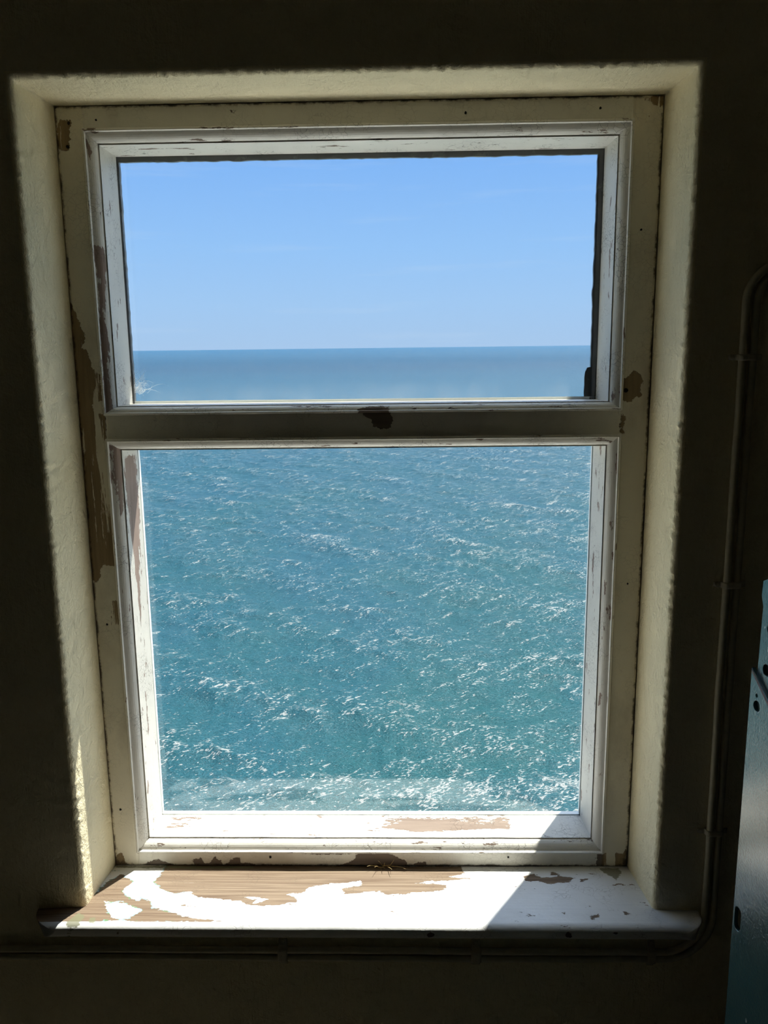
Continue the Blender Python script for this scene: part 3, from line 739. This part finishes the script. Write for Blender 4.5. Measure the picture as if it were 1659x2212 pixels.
def clip(axis, c, w, label):
    """saddle strap over both cables: section (s across the pair, h off the wall)"""
    sec = [(-0.0235, 0.0008), (-0.0225, 0.0022), (-0.0150, 0.0024), (-0.0133, 0.0035), (-0.0126, 0.0090), (-0.0105, 0.0120), (-0.0068, 0.0126), (0.0, 0.0116), (0.0068, 0.0120), (0.0100, 0.0116), (0.0124, 0.0085), (0.0130, 0.0030), (0.0148, 0.0022), (0.0200, 0.0018), (0.0208, 0.0006)]
    back = [(0.0206, 0.0), (-0.0233, 0.0)]
    pr = sec+back; n = 7; V = []
    for i, t in enumerate(np.linspace(-1, 1, n)):
        for (s, h) in pr:
            k = 1.0; ww = w/2*t
            if abs(s) > 0.016: ww *= 0.85
            hh = h*(1-0.10*abs(t)**4)
            if axis == 'v': V.append((c[0]+s, WY-hh-0.0002, c[1]+ww))
            else: V.append((c[0]+ww, WY-hh-0.0002, c[1]-s))
    K = len(pr); F = grid_faces(n, K, True)+[tuple(range(K-1, -1, -1)), tuple((n-1)*K+k for k in range(K))]
    root = empty('cable_clip', (c[0], WY, c[1]), label=label, cat='cable clip', group='saddle clips holding the two cables')
    o = mesh('strap', V, F, MAT_CLIP, smooth=True); loc_parent(o, root)
    sp_ = (c[0]-0.0195, c[1]) if axis == 'v' else (c[0], c[1]+0.0195)
    V, F = tube([(sp_[0], WY-0.0015, sp_[1]), (sp_[0], WY-0.0035, sp_[1]), (sp_[0], WY-0.0042, sp_[1])], [0.0036, 0.0034, 0.0020], 12)
    s_ = mesh('screw', V, F, MAT_CLIP, smooth=True); loc_parent(s_, root)
XC = 0.4543; ZC = -0.9163
clip('v', (XC, -0.0185), 0.0085, 'painted saddle clip on the upright cables, highest, level with the horizon')
clip('v', (XC, -0.3300), 0.0085, 'painted saddle clip on the upright cables, beside the top of the teal panel')
clip('v', (XC, -0.7085), 0.0085, 'painted saddle clip on the upright cables, lowest, just above the sill end')
clip('h', (-0.1921, ZC), 0.0150, 'painted saddle clip on the level cables, left of the three under the sill')
clip('h', (0.1051, ZC), 0.0150, 'painted saddle clip on the level cables, middle of the three under the sill')
clip('h', (0.3716, ZC), 0.0120, 'painted saddle clip on the level cables, right one near the bend')

# ------------------------------------------------------------------ teal steel panel at the right edge
PO = Vector((0.4130, 0.9560, 0.0))                 # far lower edge line of the panel
tdir = Vector((0.150, -0.989, 0)).normalized()     # runs back towards the viewer
ndir = Vector((-0.989, -0.150, 0)).normalized()    # faces the window side
def plate(name, outline, holes, thick, off, mat, root):
    """2-D outline (s along the panel, z) with real holes, extruded"""
    cu = bpy.data.curves.new(name, 'CURVE'); cu.dimensions = '2D'; cu.fill_mode = 'BOTH'; cu.extrude = thick/2; cu.bevel_depth = 0.0006; cu.bevel_resolution = 1
    for loop in [outline]+holes:
        sp_ = cu.splines.new('POLY'); sp_.points.add(len(loop)-1)
        for i, (s, z) in enumerate(loop): sp_.points[i].co = (s, z, 0, 1)
        sp_.use_cyclic_u = True
    tmp = bpy.data.objects.new(name, cu); COL.objects.link(tmp)
    dg = bpy.context.evaluated_depsgraph_get()
    me = bpy.data.meshes.new_from_object(tmp.evaluated_get(dg)); bpy.data.objects.remove(tmp)
    B = PO+ndir*off
    for v in me.vertices:
        s, z, h = v.co; p = B+tdir*s+ndir*(h-thick/2); v.co = (p.x, p.y, z)
    me.materials.clear(); me.materials.append(mat); me.update()
    o = bpy.data.objects.new(name, me); COL.objects.link(o); loc_parent(o, root); return o
def circ(s, z, r, n=18, sy=1.0, j=0.0): return [(s+r*math.cos(i/n*6.2832)*(1+random.uniform(-j, j)), z+r*sy*math.sin(i/n*6.2832)) for i in range(n)]
def slot(s, z, w, h, n=10):
    P = [(s+w*math.cos(a), z+h-w+w*math.sin(a)) for a in np.linspace(0, math.pi, n)]
    return P+[(s+w*math.cos(a), z-h+w+w*math.sin(a)) for a in np.linspace(math.pi, 2*math.pi, n)]
pan = empty('steel_cabinet', (PO.x, PO.y, RZ0), label='teal-painted steel cabinet side with punched holes at the right edge', cat='cabinet')
plate('side_plate', [(0, RZ0+0.002), (0.34, RZ0+0.002), (0.34, -0.62), (0, -0.3805)], [circ(0.0150, -0.4215, 0.0070, j=0.06), circ(0.0135, -0.4090, 0.0028, 6, 1.3), circ(0.055, -0.435, 0.006), slot(0.0100, -0.7085, 0.0075, 0.0165)], 0.004, 0.0, MAT_TEAL, pan)
plate('hinge_plate', [(0.003, -0.48), (0.33, -0.72), (0.33, -0.285), (0.012, -0.2675), (0.0025, -0.272), (0.0015, -0.290), (0.006, -0.302)], [circ(0.0235, -0.3245, 0.0070), circ(0.0215, -0.3745, 0.0076, j=0.04)], 0.004, -0.0045, MAT_TEAL, pan)
# chipped primer along the slanting cut edge
B0 = PO+ndir*0.0005
cutp = [(0.0005, -0.3820), (0.010, -0.3885), (0.02, -0.3960), (0.04, -0.4105), (0.09, -0.446)]
V = []
for s, z in cutp:
    for dz, h in ((0.0016, -0.003), (-0.0028, -0.003), (-0.0028, 0.0003), (0.0012, 0.0003)):
        p = B0+tdir*s+ndir*h; V.append((p.x, p.y, z+dz))
F = grid_faces(len(cutp), 4, True)+[(3, 2, 1, 0), tuple((len(cutp)-1)*4+k for k in range(4))]
o = mesh('chipped_edge', V, F, MAT_CUT); loc_parent(o, pan); o['label'] = 'dark chipped edge of the lower plate'
# closed box behind the plates, near-black to paint in the shade inside
def shadebox():
    V = []
    for s in (0.006, 0.33):
        for h in (-0.012, -0.30):
            for z in (RZ0+0.002, -0.30):
                p = PO+tdir*s+ndir*h+Vector((0.0, 0.0, 0)); V.append((p.x, p.y, z))
    return V, [(0, 1, 3, 2), (4, 6, 7, 5), (0, 4, 5, 1), (2, 3, 7, 6), (0, 2, 6, 4), (1, 5, 7, 3)]
o = mesh('cabinet_shade_box', *shadebox(), MAT_DARK); loc_parent(o, pan); o['label'] = 'near-black box standing in for the dark inside seen through the holes'

# ------------------------------------------------------------------ dry grass wisp and cobweb
def blade(p0, d, L, bend, r):
    P = []; d = Vector(d).normalized(); p = Vector(p0)
    for i in range(8):
        P.append(tuple(p)); d = (d+Vector(bend)*0.12).normalized(); p = p+d*(L/7)
    return tube(P, np.linspace(r, r*0.35, 8), 5)
g0 = at_z(832, 1872, ZS+0.001); parts = []
for i in range(13):
    a = random.uniform(-1, 1)
    parts.append(blade((g0[0]+random.uniform(-0.016, 0.010), 1.2475+random.uniform(-0.004, 0.0), ZS+0.0012+random.uniform(0, 0.003)), (a, random.uniform(-.35, -.05), random.uniform(-.03, 0.7)), random.uniform(0.008, 0.026), (random.uniform(-1, 1), -0.1, random.uniform(-1, 0.3)), random.uniform(0.0003, 0.0007)))
V, F = merge(parts); V = [(x, min(y, 1.2485), max(z, ZS+0.0006)) for x, y, z in V]
tag(mesh('dry_grass', V, F, MAT_STRAW), 'wisp of dry straw stuck where the bottom rail meets the sill', 'straw', kind='stuff')
parts = []
c0 = at_y(285, 852, 1.328)
for i in range(110):
    a = random.uniform(0, math.pi/2); L = abs(random.gauss(0, 0.02))+0.003
    st = (c0[0]+abs(random.gauss(0, 0.012)), 1.3285+random.uniform(-0.002, 0.002), c0[2]+abs(random.gauss(0, 0.012)))
    parts.append(blade(st, (math.cos(a), random.uniform(-.1, .05), math.sin(a)), L*0.6, (random.uniform(-2, 2), 0, random.uniform(-2, 2)), 0.00016))
V, F = merge(parts); V = [(x, min(max(y, 1.3256), 1.333), z) for x, y, z in V]
tag(mesh('cobweb', V, F, MAT_WEB), 'fine white cobweb in the lower left corner of the upper pane', 'cobweb', kind='stuff')
